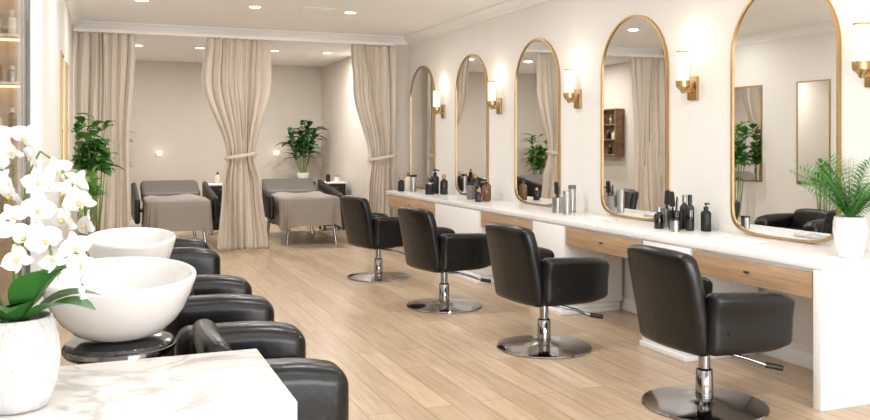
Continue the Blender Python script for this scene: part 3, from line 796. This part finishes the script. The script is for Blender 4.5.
for (y, lb) in [(4.62, 'flat white tray in front of the largest mirror'), (6.45, 'flat white tray in front of the second mirror from the palm')]:
    bm = nb(); loops = []
    for (ex, zz) in ((0, 0.0), (0.004, 0.018), (0.0, 0.02), (-0.006, 0.018), (-0.012, 0.006)):
        loops.append([bm.verts.new((sx*(0.07+ex), sy*(0.14+ex), zz)) for sx, sy in ((-1, -1), (1, -1), (1, 1), (-1, 1))])
    for A, B in zip(loops, loops[1:]):
        for k in range(4): bm.faces.new((A[k], A[(k+1) % 4], B[(k+1) % 4], B[k]))
    bm.faces.new(loops[0]); bm.faces.new(loops[-1])
    o = obj('tray', bm, M['ceramic'], None, loc=(4.16, y, z)); tag(o, lb, 'tray')
bottle('white bottle on the cabinet between bed and middle curtain', (1.84, 14.53, 0.851), 0.2, 0.04, M['cream'], M['blackmatte'], 'pump')
bottle('dark jar on the cabinet between bed and middle curtain', (1.98, 14.55, 0.851), 0.12, 0.05, M['blackmatte'], M['silver'], 'can', None, 'canister', 'jar')
bottle('dark bottle on the cabinet right of the right bed', (3.76, 14.55, 0.851), 0.18, 0.04, M['blackmatte'], M['gold'], 'cap')
bottle('cream jar on the cabinet right of the right bed', (3.92, 14.53, 0.851), 0.11, 0.05, M['cream'], M['silver'], 'can', None, 'canister', 'jar')

# ------------------------------------------------------------------ warm lit shelves behind a glass panel at the left edge
o = obj('wood_backdrop', box((-0.945, 5.262, 0.0), (XL-0.06, 5.298, 3.19), 0.002), M['panel'], None, smooth=False); tag(o, 'warm wood panelling behind the lit shelves at the left edge', 'panelling')
nm = ['topmost', 'second', 'third', 'lowest']
for k, zz in enumerate((2.38, 2.12, 1.86, 1.60)):
    t = thing('display_shelf', nm[k]+' warm lit shelf on the wood panelling at the left edge', 'shelf', (-0.67, 5.261, zz), 0, 'lit shelves on the wood panelling')
    obj('board', box((-0.26, -0.16, 0), (0.255, 0.0, 0.014), 0.002), M['cream'], t)
    obj('light_strip', box((-0.25, -0.03, -0.008), (0.25, -0.015, -0.0005)), M['led'], t)
    cols = [(M['amber'], 'brown'), (M['cream'], 'cream'), (M['silver'], 'silver')]
    for j, x in enumerate((-0.45, -0.52, -0.59)):
        mm, cn = cols[(j+k) % 3]
        bottle(cn+' bottle on the '+nm[k]+' lit shelf, '+['rightmost', 'middle', 'leftmost'][j]+' of three', (x, 5.17, zz+0.015), [0.12, 0.09, 0.14][(j+2*k) % 3], 0.022, mm, M['gold'] if j % 2 else M['cream'], 'cap', 'bottles on the lit shelves')
t = thing('glass_panel', 'tall clear glass panel in front of the lit shelves', 'glass panel', (XL-0.03, 4.2, 0.0))
obj('pane', box((-0.004, -1.04, 0.03), (0.004, 1.04, 3.17)), M['pane'], t, smooth=False)
obj('edge_post', box((-0.015, 1.041, 0.0), (0.015, 1.06, 3.195), 0.002), M['grey'], t)
obj('edge_post', box((-0.015, -1.06, 0.0), (0.015, -1.041, 3.195), 0.002), M['grey'], t)
# wall shelf on the left wall of the alcove (seen in the mirrors)
t = thing('wall_shelf', 'small brown wood wall shelf with bottles, reflected in the second mirror from the palm', 'shelf', (XL+0.001, 13.95, 1.3))
for y0 in (-0.36, 0.335): obj('side_board', box((0, y0, 0), (0.2, y0+0.025, 0.9), 0.002), M['brown'], t)
obj('back', box((0, -0.334, 0), (0.012, 0.334, 0.9)), M['brown'], t)
for zz in (0.0, 0.29, 0.58, 0.875):
    obj('shelf_board', box((0.013, -0.334, zz), (0.2, 0.334, zz+0.024), 0.002), M['brown'], t)
for k, (y, zz, mm, cn) in enumerate([(13.75, 1.614, M['cream'], 'cream'), (13.95, 1.614, M['blackmatte'], 'black'), (14.12, 1.904, M['amber'], 'amber'), (13.85, 1.904, M['silver'], 'silver'), (13.9, 1.326, M['blackgloss'], 'glossy black')]):
    bottle(cn+' bottle on the brown wall shelf in the alcove', (XL+0.12, y, zz), 0.18, 0.045, mm, M['gold'], 'cap', 'bottles on the brown alcove wall shelf')

# ------------------------------------------------------------------ ceiling lights and vent
dn = None
def downlight(x, y, zc, label, group, p, col=(1.0, 0.982, 0.955)):
    global dn
    if dn is None:
        t = thing('recessed_downlight', label, 'ceiling light', (x, y, zc), 0, group)
        bm = nb(); lathe(bm, [(0.07, 0), (0.095, 0), (0.095, -0.006), (0.088, -0.010), (0.072, -0.010), (0.07, -0.004)], 32); obj('trim_ring', bm, M['trim'], t)
        bm = nb(); lathe(bm, [(0, -0.001), (0.07, -0.001), (0.069, -0.005), (0, -0.005)], 32); obj('lens', bm, M['lamp'], t)
        dn = t
    else: dup(dn, (x, y, zc), 0, label, group)
    light('downlight_lamp', 'AREA', (x, y, zc-0.014), p, col, 0.13)
for x in (0.45, 1.75, 2.95):
    for y in (1.6, 4.5, 7.4, 10.3):
        p = {0.45: 12, 1.75: 26, 2.95: 17}[x]
        if y < 2: p *= 0.4
        downlight(x, y, ZC, 'round recessed downlight in the main white ceiling', 'downlights in the main ceiling', p)
for x in (0.56, 1.5, 2.7, 3.6):
    downlight(x, 14.0, ZA, 'round recessed downlight in the alcove ceiling', 'downlights in the alcove ceiling', 30, (1.0, 0.972, 0.93))
t = thing('ceiling_vent', 'rectangular white air vent in the ceiling', 'vent', (2.5, 10.2, ZC))
bm = nb(); loops = []
for (e, zz) in ((0, -0.001), (0, -0.012), (0.02, -0.012), (0.02, -0.001)):
    loops.append([bm.verts.new((sx*(0.2-e), sy*(0.12-e), zz)) for sx, sy in ((-1, -1), (1, -1), (1, 1), (-1, 1))])
for A, B in zip(loops, loops[1:]):
    for k in range(4): bm.faces.new((A[k], A[(k+1) % 4], B[(k+1) % 4], B[k]))
obj('frame', bm, M['trim'], t); obj('backing', box((-0.18, -0.1, -0.002), (0.18, 0.1, -0.0005)), M['dark'], t)
for k in range(7): obj('slat', box((-0.179, -0.088+k*0.028, -0.010), (0.179, -0.076+k*0.028, -0.004), 0.001), M['trim'], t)

# added fill lamp behind the camera, tilted up to brighten the ceiling
light('added_front_fill', 'AREA', (2.2, -2.0, 1.0), 330, (0.96, 0.98, 1.0), 4.6, (PI/2+0.62, 0, 0), 'RECTANGLE', 1.6)
w = bpy.data.worlds.new('World'); S.world = w; w.use_nodes = True
bg = w.node_tree.nodes['Background']; bg.inputs[0].default_value = (0.96, 0.98, 1.0, 1); bg.inputs[1].default_value = 0.8

# ------------------------------------------------------------------ camera
cd = bpy.data.cameras.new('camera'); cam = bpy.data.objects.new('camera', cd); COL.objects.link(cam)
cam.location = (0, 0, 1.54); cam.rotation_euler = (PI/2, 0, -math.atan2(335, 840))
cd.sensor_width = 36; cd.lens = 36*840/870; cd.shift_y = -67/870; cd.clip_start = 0.05
S.camera = cam
